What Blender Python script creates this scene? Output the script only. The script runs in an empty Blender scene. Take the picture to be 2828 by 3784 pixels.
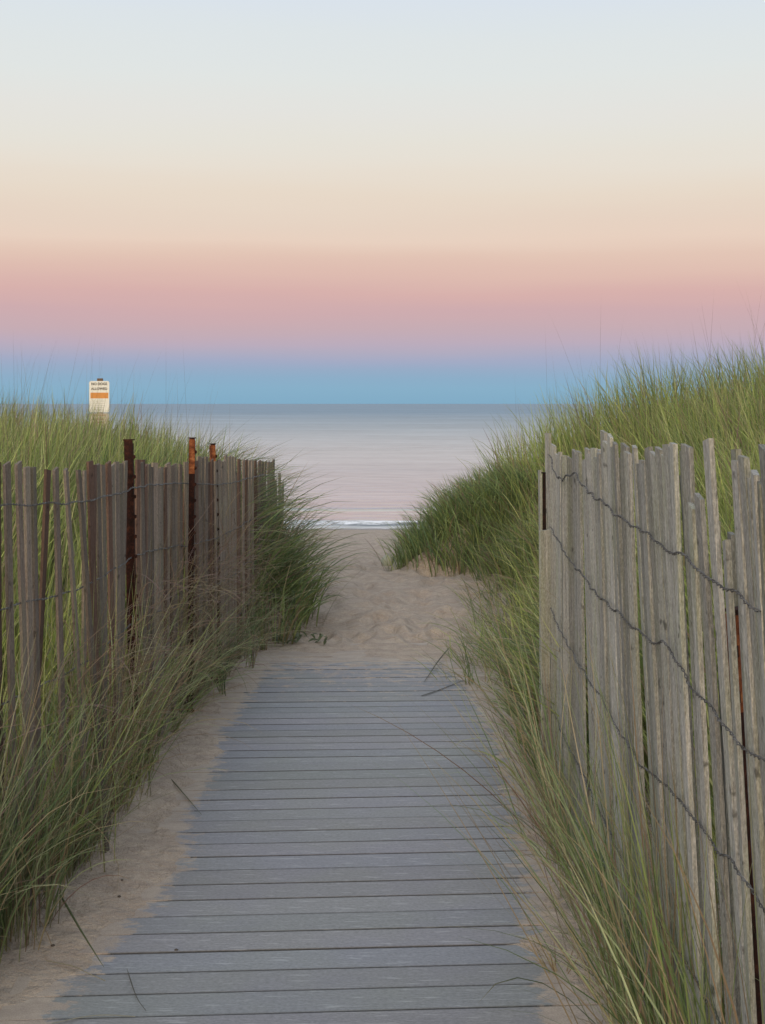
import bpy, math, random
import numpy as np
rnd = random.Random(7)
rng = np.random.default_rng(7)
C = bpy.context.scene.collection
R = math.radians

# ------------------------------------------------------------------ camera
CAMH = 1.5
F = 5000.0            # focal length in photograph pixels (photo 2828 x 3784)
HZ = 1492.0           # horizon row
cam_d = bpy.data.cameras.new("camera")
cam = bpy.data.objects.new("camera", cam_d)
C.objects.link(cam)
cam.location = (0, 0, CAMH)
cam.rotation_euler = (R(90), 0, 0)
cam_d.sensor_fit = 'VERTICAL'
cam_d.sensor_height = 36.0
cam_d.lens = 36.0 * F / 3784.0
cam_d.shift_y = -(1892.0 - HZ) / 3784.0
cam_d.clip_start = 0.05
cam_d.clip_end = 60000
bpy.context.scene.camera = cam

# ------------------------------------------------------------------ world: dusk sky (earth shadow and pink belt ahead, afterglow behind)
def s2l(c):
    c = c / 255.0
    return c / 12.92 if c <= 0.04045 else ((c + 0.055) / 1.055) ** 2.4
def L3(r, g, b): return (s2l(r), s2l(g), s2l(b), 1.0)

SUN_EL, SUN_AZ = 7.0, 190.0       # low glow behind the camera
world = bpy.data.worlds.new("World")
bpy.context.scene.world = world
world.use_nodes = True
nt = world.node_tree
nt.nodes.clear()
def N(t, **kw):
    n = nt.nodes.new(t)
    for k, v in kw.items(): setattr(n, k, v)
    return n
def link(a, b): nt.links.new(a, b)
out = N('ShaderNodeOutputWorld'); bg = N('ShaderNodeBackground')
tc = N('ShaderNodeTexCoord'); sep = N('ShaderNodeSeparateXYZ')
link(tc.outputs['Generated'], sep.inputs[0])
nz = N('ShaderNodeTexNoise'); nz.inputs['Scale'].default_value = 1.6; nz.inputs['Detail'].default_value = 3
mp = N('ShaderNodeMapping'); mp.inputs['Scale'].default_value = (1.0, 1.0, 14.0)
link(tc.outputs['Generated'], mp.inputs[0]); link(mp.outputs[0], nz.inputs['Vector'])
m1 = N('ShaderNodeMath', operation='SUBTRACT'); link(nz.outputs[0], m1.inputs[0]); m1.inputs[1].default_value = 0.5
m2 = N('ShaderNodeMath', operation='MULTIPLY_ADD'); link(m1.outputs[0], m2.inputs[0]); m2.inputs[1].default_value = 0.030
# the belt sits a touch lower on the left than on the right, as in the photograph
mx = N('ShaderNodeMath', operation='MULTIPLY_ADD'); link(sep.outputs['X'], mx.inputs[0]); mx.inputs[1].default_value = 0.006
link(sep.outputs['Z'], mx.inputs[2]); link(mx.outputs[0], m2.inputs[2])
mk = N('ShaderNodeMapRange'); link(sep.outputs['Z'], mk.inputs[0]); mk.inputs[1].default_value = 0.0; mk.inputs[2].default_value = 0.06
mixz = N('ShaderNodeMix'); mixz.data_type = 'FLOAT'
link(mk.outputs[0], mixz.inputs[0]); link(sep.outputs['Z'], mixz.inputs[2]); link(m2.outputs[0], mixz.inputs[3])
ramp = N('ShaderNodeValToRGB'); link(mixz.outputs[0], ramp.inputs[0])
STOPS = [(0.0, 130,171,197), (0.011, 131,172,198), (0.019, 136,170,197), (0.0272, 147,168,195), (0.034, 158,167,194), (0.0408, 171,168,189),
 (0.0475, 183,168,185), (0.057, 194,168,176), (0.0706, 203,168,171), (0.0813, 212,172,168), (0.0945, 219,184,172), (0.108, 223,193,177), (0.1213, 228,204,187),
 (0.1345, 230,211,195), (0.154, 231,217,201), (0.1737, 231,223,211), (0.193, 229,226,217), (0.212, 228,227,222), (0.237, 225,229,227), (0.2617, 221,228,231),
 (0.286, 217,226,236), (0.42, 216,223,234), (1.0, 216,223,234)]
def soften(t, k=.05):
    z, r_, g_, b_ = t; m = (r_ + g_ + b_) / 3.0; k = k if .005 < z < .13 else 0
    q = 1.022 if k else 1; return (z, (r_ + (m - r_) * k) * q, (g_ + (m - g_) * k) * q, (b_ + (m - b_) * k) * q)
STOPS = [soften(t) for t in STOPS]
cr = ramp.color_ramp
cr.elements[0].position = 0.0; cr.elements[0].color = L3(*STOPS[0][1:])
cr.elements[1].position = 1.0; cr.elements[1].color = L3(*STOPS[-1][1:])
for s in STOPS[1:-1]:
    e = cr.elements.new(s[0]); e.color = L3(*s[1:])
sky = N('ShaderNodeTexSky', sky_type='NISHITA'); sky.sun_disc = False
sky.sun_elevation = R(SUN_EL); sky.sun_rotation = R(SUN_AZ)
sky.dust_density = 2.0; sky.ozone_density = 2.0
sm = N('ShaderNodeVectorMath', operation='SCALE'); link(sky.outputs[0], sm.inputs[0]); sm.inputs['Scale'].default_value = 0.15
wf = N('ShaderNodeMapRange', interpolation_type='SMOOTHSTEP'); link(sep.outputs['Y'], wf.inputs[0])
wf.inputs[1].default_value = 0.15; wf.inputs[2].default_value = -0.8
mixw = N('ShaderNodeMix'); mixw.data_type = 'RGBA'
link(wf.outputs[0], mixw.inputs[0]); link(ramp.outputs[0], mixw.inputs[6]); link(sm.outputs[0], mixw.inputs[7])
link(mixw.outputs[2], bg.inputs['Color']); bg.inputs['Strength'].default_value = 1.0
ov = N('ShaderNodeMapRange', interpolation_type='SMOOTHSTEP'); link(sep.outputs['Z'], ov.inputs[0])
ov.inputs[1].default_value = 0.30; ov.inputs[2].default_value = 0.75; ov.inputs[3].default_value = 1.0; ov.inputs[4].default_value = 1.35
link(ov.outputs[0], bg.inputs['Strength'])
link(bg.outputs[0], out.inputs[0])

sun_d = bpy.data.lights.new("sun", 'SUN'); sun = bpy.data.objects.new("sun", sun_d); C.objects.link(sun)
sun_d.energy = 1.5; sun_d.angle = R(35); sun_d.color = (1.0, 0.86, 0.70)
sun.rotation_euler = (R(90 - 16), 0, R(-12))   # low light from behind the camera
sc = bpy.context.scene
sc.view_settings.view_transform = 'Standard'; sc.view_settings.look = 'None'
sc.view_settings.gamma = 1; sc.view_settings.exposure = 0.0
sc.view_settings.use_curve_mapping = False

# ------------------------------------------------------------------ helpers
def tag(o, label=None, cat=None, group=None, kind=None):
    if label: o['label'] = label
    if cat: o['category'] = cat
    if group: o['group'] = group
    if kind: o['kind'] = kind
    return o
def empty(name, loc=(0, 0, 0)):
    o = bpy.data.objects.new(name, None); o.location = loc; o.empty_display_size = 0.1; C.objects.link(o); return o
def mesh_np(name, V, Q, mats, parent=None, smooth=False, col=None, fcol=None, tri=None, extra=None):
    """V (n,3), Q (m,4) quads -> one mesh object"""
    V = np.asarray(V, np.float32); Q = np.asarray(Q, np.int32)
    me = bpy.data.meshes.new(name)
    k = Q.shape[1]
    me.vertices.add(len(V)); me.vertices.foreach_set('co', V.ravel())
    me.loops.add(Q.size); me.loops.foreach_set('vertex_index', Q.ravel())
    me.polygons.add(len(Q)); me.polygons.foreach_set('loop_start', np.arange(0, Q.size, k, dtype=np.int32))
    me.polygons.foreach_set('loop_total', np.full(len(Q), k, np.int32))
    me.polygons.foreach_set('use_smooth', np.full(len(Q), smooth, bool))
    me.update(calc_edges=True)
    if col is not None:
        a = me.color_attributes.new('col', 'FLOAT_COLOR', 'POINT')
        c4 = np.ones((len(V), 4), np.float32); c4[:, :3] = col
        a.data.foreach_set('color', c4.ravel())
    if extra is not None:
        for nm, arr in extra.items():
            a = me.attributes.new(nm, 'FLOAT', 'POINT'); a.data.foreach_set('value', np.asarray(arr, np.float32))
    for m in (mats if isinstance(mats, (list, tuple)) else [mats]): me.materials.append(m)
    o = bpy.data.objects.new(name, me); C.objects.link(o)
    if parent is not None: o.parent = parent
    return o
class MB:
    def __init__(s): s.v = []; s.q = []
    def add(s, V, Q):
        n = len(s.v); s.v += [tuple(p) for p in V]; s.q += [tuple(n + i for i in q) for q in Q]
    def box(s, x0, x1, y0, y1, z0, z1):
        s.add([(x0,y0,z0),(x1,y0,z0),(x1,y1,z0),(x0,y1,z0),(x0,y0,z1),(x1,y0,z1),(x1,y1,z1),(x0,y1,z1)],
              [(3,2,1,0),(4,5,6,7),(0,1,5,4),(1,2,6,5),(2,3,7,6),(3,0,4,7)])
    def tube(s, P, r, n=6, cap=True):
        P = np.asarray(P, float); T = np.gradient(P, axis=0); T /= np.linalg.norm(T, axis=1)[:, None] + 1e-9
        ref = np.array([0, 0, 1.0]) if abs(T[0][2]) < 0.9 else np.array([1.0, 0, 0])
        V = []
        rr = r if hasattr(r, '__len__') else [r] * len(P)
        for p, t, q in zip(P, T, rr):
            a = np.cross(t, ref); a /= np.linalg.norm(a) + 1e-9; b = np.cross(t, a)
            for k in range(n):
                w = 2 * math.pi * k / n; V.append(p + q * (math.cos(w) * a + math.sin(w) * b))
        Q = []
        for i in range(len(P) - 1):
            for k in range(n):
                Q.append((i*n + k, i*n + (k+1) % n, (i+1)*n + (k+1) % n, (i+1)*n + k))
        s.add(V, Q)
    def build(s, name, mat, parent=None, smooth=False):
        me = bpy.data.meshes.new(name); me.from_pydata(s.v, [], s.q); me.update()
        if smooth: me.polygons.foreach_set('use_smooth', [True] * len(me.polygons))
        me.materials.append(mat)
        o = bpy.data.objects.new(name, me); C.objects.link(o)
        if parent is not None: o.parent = parent
        return o

# value noise, vectorised
_lat = np.random.default_rng(3).random((256, 256))
def vnoise(x, y):
    xi = np.floor(x).astype(int); yi = np.floor(y).astype(int)
    fx = x - xi; fy = y - yi; fx = fx*fx*(3-2*fx); fy = fy*fy*(3-2*fy)
    g = lambda a, b: _lat[a & 255, b & 255]
    return ((g(xi,yi)*(1-fx)+g(xi+1,yi)*fx)*(1-fy) + (g(xi,yi+1)*(1-fx)+g(xi+1,yi+1)*fx)*fy) * 2 - 1
def fbm(x, y, o=3):
    s = 0; a = 1.0
    for i in range(o):
        s = s + a * vnoise(x * 2**i + 17.3*i, y * 2**i + 5.1*i); a *= 0.5
    return s

# ------------------------------------------------------------------ materials
class Mat:
    def __init__(s, name, rough=0.8, spec=0.3):
        s.m = bpy.data.materials.new(name); s.m.use_nodes = True; s.t = s.m.node_tree
        s.b = s.t.nodes['Principled BSDF']; s.b.inputs['Roughness'].default_value = rough
        s.b.inputs['Specular IOR Level'].default_value = spec
    def n(s, t, **kw):
        n = s.t.nodes.new(t)
        for k, v in kw.items(): setattr(n, k, v)
        return n
    def l(s, a, b): s.t.links.new(a, b)
    def coords(s, kind='Object', scale=(1,1,1), rot=(0,0,0)):
        tc = s.n('ShaderNodeTexCoord'); mp = s.n('ShaderNodeMapping')
        mp.inputs['Scale'].default_value = scale; mp.inputs['Rotation'].default_value = rot
        s.l(tc.outputs[kind], mp.inputs[0]); return mp.outputs[0]
    def noise(s, vec, scale, detail=4, rough=0.6):
        n = s.n('ShaderNodeTexNoise'); s.l(vec, n.inputs['Vector'])
        n.inputs['Scale'].default_value = scale; n.inputs['Detail'].default_value = detail; n.inputs['Roughness'].default_value = rough
        return n.outputs[0]
    def ramp(s, fac, stops):
        r = s.n('ShaderNodeValToRGB'); s.l(fac, r.inputs[0]); e = r.color_ramp.elements
        for i, (p, c) in enumerate(stops):
            if i < 2: el = e[i]; el.position = p
            else: el = e.new(p)
            el.color = (*c, 1) if len(c) == 3 else c
        return r.outputs[0]
    def mix(s, fac, a, b, mode='MIX'):
        m = s.n('ShaderNodeMix', data_type='RGBA', blend_type=mode)
        for i, v in ((0, fac), (6, a), (7, b)):
            if isinstance(v, (int, float)): m.inputs[i].default_value = v
            elif isinstance(v, tuple): m.inputs[i].default_value = (*v, 1)
            else: s.l(v, m.inputs[i])
        return m.outputs[2]
    def math(s, op, a, b=None, c=None, clamp=False):
        m = s.n('ShaderNodeMath', operation=op, use_clamp=clamp)
        for i, v in enumerate((a, b, c)):
            if v is None: continue
            if isinstance(v, (int, float)): m.inputs[i].default_value = v
            else: s.l(v, m.inputs[i])
        return m.outputs[0]
    def attr(s, name, out='Color'):
        a = s.n('ShaderNodeAttribute'); a.attribute_name = name; return a.outputs[out]
    def bump(s, h, strength=0.5, dist=0.01, prev=None):
        b = s.n('ShaderNodeBump'); b.inputs['Strength'].default_value = strength; b.inputs['Distance'].default_value = dist
        s.l(h, b.inputs['Height'])
        if prev is not None: s.l(prev, b.inputs['Normal'])
        return b.outputs[0]
    def color(s, c):
        if isinstance(c, tuple): s.b.inputs['Base Color'].default_value = (*c, 1)
        else: s.l(c, s.b.inputs['Base Color'])
    def normal(s, n): s.l(n, s.b.inputs['Normal'])
def ramp1(a, b, lo=0.35, hi=0.65): return [(lo, a), (hi, b)]

SANDA, SANDB = (0.33, 0.262, 0.205), (0.46, 0.375, 0.30)
def sand_color(M, v):
    n1 = M.noise(v, 1.1, 5); n2 = M.noise(v, 22, 5, 0.7); n3 = M.noise(v, 260, 2, 0.6)
    c = M.ramp(n1, ramp1((0.44, 0.36, 0.30), (0.54, 0.45, 0.365)))
    c = M.mix(0.55, c, M.ramp(n2, [(0.3, (0.30, 0.24, 0.195)), (0.68, (0.58, 0.48, 0.38))]))
    n4 = M.noise(M.coords('Object', (1, 2.4, 1)), 5, 4, 0.7)
    c = M.mix(M.ramp(n4, [(0.4, (0.5, 0.5, 0.5)), (0.58, (0, 0, 0))]), c, (0.26, 0.205, 0.175))
    c = M.mix(0.35, c, M.ramp(n3, [(0.3, (0.2, 0.16, 0.13)), (0.7, (0.62, 0.53, 0.43))]))
    return c, n2, n3
M = Mat('sand', 0.95, 0.15)
v = M.coords('Object')
c, n2, n3 = sand_color(M, v)
# damp strip by the water
sx = M.n('ShaderNodeSeparateXYZ'); M.l(v, sx.inputs[0])
wn = M.noise(M.coords('Object', (0.15, 0.6, 0.6)), 1.0, 3)
wy = M.math('MULTIPLY_ADD', wn, 3.0, sx.outputs['Y'])
wet = M.n('ShaderNodeMapRange'); M.l(wy, wet.inputs[0]); wet.inputs[1].default_value = 34.2; wet.inputs[2].default_value = 36.4
c = M.mix(wet.outputs[0], c, (0.17, 0.155, 0.145))
# litter of dry straw and dark bits under the vegetation
lit = M.attr('litter', 'Fac')
ln = M.noise(M.coords('Object', (1, 1, 1)), 60, 4, 0.75)
lf = M.math('MULTIPLY', lit, M.ramp(ln, [(0.46, (0, 0, 0)), (0.58, (1, 1, 1))]))
c = M.mix(lf, c, (0.17, 0.115, 0.07))
M.color(c)
rr = M.n('ShaderNodeMapRange'); M.l(wet.outputs[0], rr.inputs[0]); rr.inputs[3].default_value = 0.95; rr.inputs[4].default_value = 0.28
M.l(rr.outputs[0], M.b.inputs['Roughness'])
b1 = M.bump(M.noise(v, 9, 5, 0.65), 1.0, 0.05)
b2 = M.bump(n3, 0.5, 0.003, b1); M.normal(b2)
m_sand = M.m

M = Mat('weathered_decking', 0.75, 0.35)
v = M.coords('Object', (2.2, 34, 34), (0, 0, R(-3)))
g1 = M.noise(v, 1.6, 6, 0.75); g2 = M.noise(M.coords('Object', (5, 160, 160), (0, 0, R(-3))), 1.0, 4, 0.7)
big = M.noise(M.coords('Object'), 1.3, 4)
c = M.mix(M.ramp(g1, ramp1((0, 0, 0), (1, 1, 1), 0.3, 0.7)), (0.208, 0.215, 0.215), (0.278, 0.284, 0.282))
c = M.mix(0.5, c, M.ramp(g2, [(0.3, (0.16, 0.17, 0.173)), (0.7, (0.33, 0.342, 0.347))]))
c = M.mix(M.ramp(big, ramp1((0, 0, 0), (0.55, 0.55, 0.55), 0.4, 0.65)), c, (0.25, 0.262, 0.24))
wh = M.noise(M.coords('Object', (7, 60, 60), (0, 0, R(-3))), 1.4, 3, 0.5)
sp = M.noise(M.coords('Object', (1, 2.2, 1)), 75, 4, 0.75)
c = M.mix(0.45, c, M.ramp(sp, [(0.3, (0.12, 0.127, 0.13)), (0.7, (0.40, 0.41, 0.415))]))
tn = M.noise(M.coords('Object', (1, 1, 1)), 2.1, 3)
c = M.mix(M.ramp(tn, [(0.42, (0, 0, 0)), (0.6, (1, 1, 1))]), c, M.mix(1.0, c, (0.99, 0.98, 1.045), 'MULTIPLY'))
c = M.mix(M.ramp(wh, [(0.60, (0, 0, 0)), (0.70, (0.55, 0.55, 0.55))]), c, (0.46, 0.475, 0.49))
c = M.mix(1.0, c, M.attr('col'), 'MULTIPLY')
sc_, n2, n3 = sand_color(M, M.coords('Object'))
dn = M.noise(M.coords('Object', (1, 1.6, 1)), 9, 6, 0.75)
df = M.math('ADD', M.attr('dust', 'Fac'), M.math('MULTIPLY', M.math('SUBTRACT', dn, 0.5), 1.5))
df = M.ramp(df, [(0.46, (0, 0, 0)), (0.58, (0.85, 0.85, 0.85))])
c = M.mix(df, c, sc_)
M.color(c); M.normal(M.bump(g2, 0.35, 0.003)); m_deck = M.m

def wood_mat(name, dark, mid, light, moss):
    M = Mat(name, 0.88, 0.2)
    oi = M.n('ShaderNodeObjectInfo')
    tc = M.n('ShaderNodeTexCoord'); ad = M.n('ShaderNodeVectorMath', operation='MULTIPLY_ADD')
    M.l(oi.outputs['Random'], ad.inputs[0]); ad.inputs[1].default_value = (37, 91, 53); M.l(tc.outputs['Object'], ad.inputs[2])
    mp = M.n('ShaderNodeMapping'); mp.inputs['Scale'].default_value = (150, 150, 3.2); M.l(ad.outputs[0], mp.inputs[0])
    mp2 = M.n('ShaderNodeMapping'); mp2.inputs['Scale'].default_value = (420, 420, 9); M.l(ad.outputs[0], mp2.inputs[0])
    mp3 = M.n('ShaderNodeMapping'); mp3.inputs['Scale'].default_value = (14, 14, 2.0); M.l(ad.outputs[0], mp3.inputs[0])
    g = M.noise(mp.outputs[0], 1, 5, 0.7); g2 = M.noise(mp2.outputs[0], 1, 3, 0.7); bl = M.noise(mp3.outputs[0], 1, 5, 0.7)
    c = M.ramp(g, [(0.28, dark), (0.5, mid), (0.72, light)])
    c = M.mix(0.4, c, M.ramp(g2, [(0.35, dark), (0.65, light)]))
    c = M.mix(M.ramp(bl, [(0.46, (0, 0, 0)), (0.66, (0.75, 0.75, 0.75))]), c, moss)
    mp4 = M.n('ShaderNodeMapping'); mp4.inputs['Scale'].default_value = (300, 300, 95); M.l(ad.outputs[0], mp4.inputs[0])
    sk = M.noise(mp4.outputs[0], 1, 4, 0.7)
    c = M.mix(0.26, c, M.ramp(sk, [(0.36, dark), (0.5, mid), (0.62, tuple(min(1, x * 1.15) for x in light))]))
    kn = M.noise(ad.outputs[0], 26, 3, 0.5)
    c = M.mix(M.ramp(kn, [(0.66, (0, 0, 0)), (0.74, (0.7, 0.7, 0.7))]), c, tuple(x * 0.55 for x in dark))
    hv = M.n('ShaderNodeHueSaturation'); M.l(c, hv.inputs['Color'])
    mr = M.n('ShaderNodeMapRange'); M.l(oi.outputs['Random'], mr.inputs[0]); mr.inputs[3].default_value = 0.68; mr.inputs[4].default_value = 1.45
    M.l(mr.outputs[0], hv.inputs['Value']); M.color(hv.outputs[0])
    M.normal(M.bump(g, 1.0, 0.006, M.bump(g2, 0.7, 0.003)))
    return M.m
m_grey = wood_mat('grey_wood', (0.085, 0.082, 0.073), (0.29, 0.285, 0.265), (0.58, 0.575, 0.55), (0.25, 0.27, 0.165))
m_brown = wood_mat('brown_wood', (0.08, 0.06, 0.05), (0.205, 0.165, 0.138), (0.37, 0.315, 0.275), (0.22, 0.21, 0.15))
m_brown2 = wood_mat('red_brown_wood', (0.06, 0.035, 0.028), (0.13, 0.078, 0.06), (0.22, 0.15, 0.12), (0.14, 0.10, 0.075))

def rust_mat(name, a, b, d):
    M = Mat(name, 0.85, 0.2); v = M.coords('Object')
    n = M.noise(v, 40, 6, 0.7); c = M.ramp(n, [(0.35, a), (0.52, b), (0.66, d)])
    M.color(c); M.normal(M.bump(n, 0.8, 0.004)); return M.m
m_rust = rust_mat('dark_rust', (0.012, 0.006, 0.005), (0.032, 0.011, 0.008), (0.075, 0.026, 0.015))
m_dark = rust_mat('blackened_rust', (0.008, 0.006, 0.005), (0.018, 0.009, 0.007), (0.035, 0.016, 0.011))
m_rust2 = rust_mat('orange_rust', (0.07, 0.022, 0.011), (0.22, 0.07, 0.028), (0.36, 0.15, 0.06))
M = Mat('galvanised_wire', 0.6, 0.4); M.b.inputs['Metallic'].default_value = 0.5
M.color(M.ramp(M.noise(M.coords('Object'), 60, 3), [(0.4, (0.07, 0.065, 0.06)), (0.65, (0.20, 0.20, 0.20))])); m_wire = M.m

def grass_mat(name, trans=0.42):
    M = Mat(name, 0.42, 0.5)
    c = M.attr('col'); M.color(c)
    tr = M.n('ShaderNodeBsdfTranslucent'); M.l(c, tr.inputs['Color'])
    mx = M.n('ShaderNodeMixShader'); mx.inputs[0].default_value = trans
    M.l(M.b.outputs[0], mx.inputs[1]); M.l(tr.outputs[0], mx.inputs[2])
    M.l(mx.outputs[0], M.t.nodes['Material Output'].inputs['Surface']); return M.m
m_grass = grass_mat('grass_blades')

def plain(name, col, rough=0.7, spec=0.3, var=0.12, sc_=30):
    M = Mat(name, rough, spec); n = M.noise(M.coords('Object'), sc_, 4)
    M.color(M.ramp(n, [(0.3, tuple(x*(1-var) for x in col)), (0.7, tuple(min(1, x*(1+var)) for x in col))])); return M.m

# water
M = Mat('sea_water', 0.06, 0.5)
M.b.inputs['IOR'].default_value = 1.33
tcp = M.coords('Object')
sx = M.n('ShaderNodeSeparateXYZ'); M.l(tcp, sx.inputs[0])
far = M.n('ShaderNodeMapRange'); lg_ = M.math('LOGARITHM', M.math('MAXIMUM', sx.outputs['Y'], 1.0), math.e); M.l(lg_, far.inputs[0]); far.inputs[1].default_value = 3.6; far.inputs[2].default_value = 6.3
w1 = M.noise(M.coords('Object', (0.55, 1.3, 1)), 1.0, 6, 0.62)
w2 = M.noise(M.coords('Object', (0.06, 0.22, 1)), 1.0, 5, 0.6)
st = M.n('ShaderNodeMapRange'); M.l(far.outputs[0], st.inputs[0]); st.inputs[3].default_value = 0.03; st.inputs[4].default_value = 0.10
hh = M.math('MULTIPLY', w1, st.outputs[0])
b1 = M.bump(hh, 1.0, 0.30)
hh2 = M.math('MULTIPLY', w2, st.outputs[0])
b2 = M.bump(hh2, 1.0, 0.7, b1); M.normal(b2)
rg = M.n('ShaderNodeMapRange'); M.l(far.outputs[0], rg.inputs[0]); rg.inputs[3].default_value = 0.10; rg.inputs[4].default_value = 0.55
M.l(rg.outputs[0], M.b.inputs['Roughness'])
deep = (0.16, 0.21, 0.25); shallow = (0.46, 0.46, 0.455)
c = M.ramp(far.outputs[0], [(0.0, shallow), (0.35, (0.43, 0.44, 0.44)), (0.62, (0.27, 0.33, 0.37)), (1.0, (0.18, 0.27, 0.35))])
p1 = M.noise(M.coords('Object', (0.55, 1.1, 1)), 1.0, 4, 0.65)
p2 = M.noise(M.coords('Object', (0.08, 0.17, 1)), 1.0, 5, 0.65)
p3 = M.noise(M.coords('Object', (0.016, 0.035, 1)), 1.0, 5, 0.65)
pp = M.math('ADD', M.math('ADD', p1, p2), p3)
mrp = M.n('ShaderNodeMapRange'); M.l(pp, mrp.inputs[0]); mrp.inputs[1].default_value = 1.2; mrp.inputs[2].default_value = 1.8
hv = M.n('ShaderNodeHueSaturation'); M.l(c, hv.inputs['Color'])
mv = M.n('ShaderNodeMapRange'); M.l(mrp.outputs[0], mv.inputs[0]); mv.inputs[3].default_value = 0.74; mv.inputs[4].default_value = 1.22
M.l(mv.outputs[0], hv.inputs['Value']); c = hv.outputs[0]
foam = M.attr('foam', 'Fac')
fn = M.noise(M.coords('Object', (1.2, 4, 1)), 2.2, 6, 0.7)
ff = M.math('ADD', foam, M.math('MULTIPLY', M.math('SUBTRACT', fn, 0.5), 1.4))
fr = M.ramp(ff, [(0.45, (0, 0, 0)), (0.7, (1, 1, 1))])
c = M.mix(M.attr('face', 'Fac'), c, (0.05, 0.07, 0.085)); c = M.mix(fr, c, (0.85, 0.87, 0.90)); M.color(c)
m_sea = M.m

# ------------------------------------------------------------------ terrain
def I(y, pts):
    a = np.array(pts, float); return np.interp(y, a[:, 0], a[:, 1])
def LF(y): return I(y, [(2.0,-1.27),(3.85,-1.1),(4.6,-1.0),(6.3,-.99),(7.3,-.89),(8.3,-.81),(9.8,-.79)])
def RF(y): return I(y, [(1.6,.655),(2.4,.65),(3.3,.635),(5.0,.635)])
def toeR(y): return I(y, [(0,.72),(4.9,.66),(6,.64),(7.5,.72),(8.8,.95),(10.4,1.0),(11.2,.75),(11.6,.10),(12.3,.16),(13,.45),(16,1.5),(20,2.8),(27,9),(34,40)])
def toeL(y): return I(y, [(0,-1.3),(4,-1.12),(8.2,-.84),(8.4,-.66),(8.9,-.46),(9.5,-.45),(10.3,-.78),(12,-1.0),(14,-1.25),(18,-1.9),(27,-9),(34,-40)])
def BZ(y):
    y = np.asarray(y, float)
    return np.where(y < 11.5, 0.0, np.where(y < 60, -0.0815 * (y - 11.5) + 0.10 * (1 - np.exp(-(y - 11.5) / 1.5)), -0.0815 * 48.5 + .1)) 
def XVL(y): return I(y, [(0,-.90),(3.27,-.87),(3.7,-.82),(4.06,-.73),(4.5,-.70),(4.9,-.76),(5.5,-.73),(6.3,-.80),(7.2,-.80),(8.0,-.80),(8.6,-.7)])
def XVR(y): return I(y, [(0,.45),(3.27,.455),(4.06,.49),(4.7,.52),(5.5,.55),(7.0,.57),(8.0,.55),(8.6,.4)])
_fr = np.random.default_rng(21)
FEET = [(_fr.normal(.12 + .02 * (k - 40) / 40, .30), 8.5 + 20 * (k / 120.0) ** 1.6, _fr.normal(0, .25), _fr.uniform(.6, 1.2)) for k in range(120)]
def feet(x, y):
    z = np.zeros_like(x, dtype=float); m = (y > 8.2) & (y < 30) & (np.abs(x) < 1.6)
    if not m.any(): return z
    xx = x[m]; yy = y[m]; q = np.zeros_like(xx)
    for fx, fy, fa, fd in FEET:
        ca, sa = math.cos(fa), math.sin(fa); u = ((xx - fx) * ca + (yy - fy) * sa) / .062; v = (-(xx - fx) * sa + (yy - fy) * ca) / .145
        r2 = u * u + v * v; k = r2 < 9
        q[k] += fd * (-.030 * np.exp(-r2[k] ** 1.5) + .012 * np.exp(-(np.sqrt(r2[k]) - 1.5) ** 2 * 5))
    z[m] = q; return z
def ground(x, y):
    x = np.asarray(x, float); y = np.asarray(y, float)
    uR = np.maximum(x - toeR(y), 0); uL = np.maximum(toeL(y) - x, 0)
    AR = I(y, [(-30,.3),(0,.25),(5,.42),(7,.72),(9,1.12),(12,1.15),(16,.9),(22,.25),(30,0)])
    AL = I(y, [(-30,.4),(0,.45),(4,.62),(8,.78),(12,.74),(15,.6),(20,.3),(28,0)])
    d = AR * (1 - np.exp(-(uR / 1.3) ** 1.2)) + AL * (1 - np.exp(-(uL / 1.0) ** 1.3))
    lump = fbm(x * .55 + 3, y * .55, 3) * .10 * np.clip((uR + uL) / .6, 0, 1) * np.clip((30 - y) / 10, 0, 1)
    e = np.maximum(XVL(y) - x, x - XVR(y))
    e = np.maximum(e, (y - 8.0) * .22)
    s = np.clip(e * .075 + fbm(x * 5.3, y * 5.3, 4) * .0052, -.05, .05 + np.clip(e, 0, .6) * .03)
    s = np.where(e < -.25, -.05, s)
    s = np.maximum(s, I(y, [(0,-.05),(6.8,-.05),(7.9,-.008),(8.3,-.004)]))
    walk = np.clip((y - 8.5) / 1.0, 0, 1) * np.clip((34 - y) / 4, 0.12, 1)
    foot = (fbm(x * 3.1 + 9, y * 2.6, 3) * .036 + vnoise(x * 7.7, y * 6.5) * .022) * walk
    foot = foot + fbm(x * 6 + 4, y * 6, 3) * .006 * np.clip(e / .1, 0, 1)
    foot = foot + (feet(x, y) if x.ndim else 0)
    return BZ(y) + d + lump + s + foot

def axis(segs):
    a = []
    for lo, hi, st in segs:
        n = max(1, int(round((hi - lo) / st))); a += list(np.linspace(lo, hi, n, endpoint=False))
    a.append(segs[-1][1]); return np.array(a)
gx = axis([(-6000,-400,1400),(-400,-60,85),(-60,-12,4),(-12,-4,.5),(-4,-1.6,.12),(-1.6,1.4,.022),(1.4,4,.1),(4,12,.5),(12,60,4),(60,400,85),(400,6000,1400)])
gy = axis([(-6000,-300,1425),(-300,-20,40),(-20,0,2.5),(0,3,.25),(3,9,.03),(9,14,.05),(14,22,.12),(22,40,.3),(40,64,2),(64,90,13)])
X, Y = np.meshgrid(gx, gy); Z = ground(X, Y)
def grid_quads(ny, nx):
    i = np.arange(ny - 1)[:, None] * nx + np.arange(nx - 1)[None, :]
    return np.stack([i, i + 1, i + 1 + nx, i + nx], -1).reshape(-1, 4)
lit = np.clip(np.maximum((X - toeR(Y) + .02) / .3, (toeL(Y) - X + .14) / .22), 0, 1) * (Y < 24)
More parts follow.
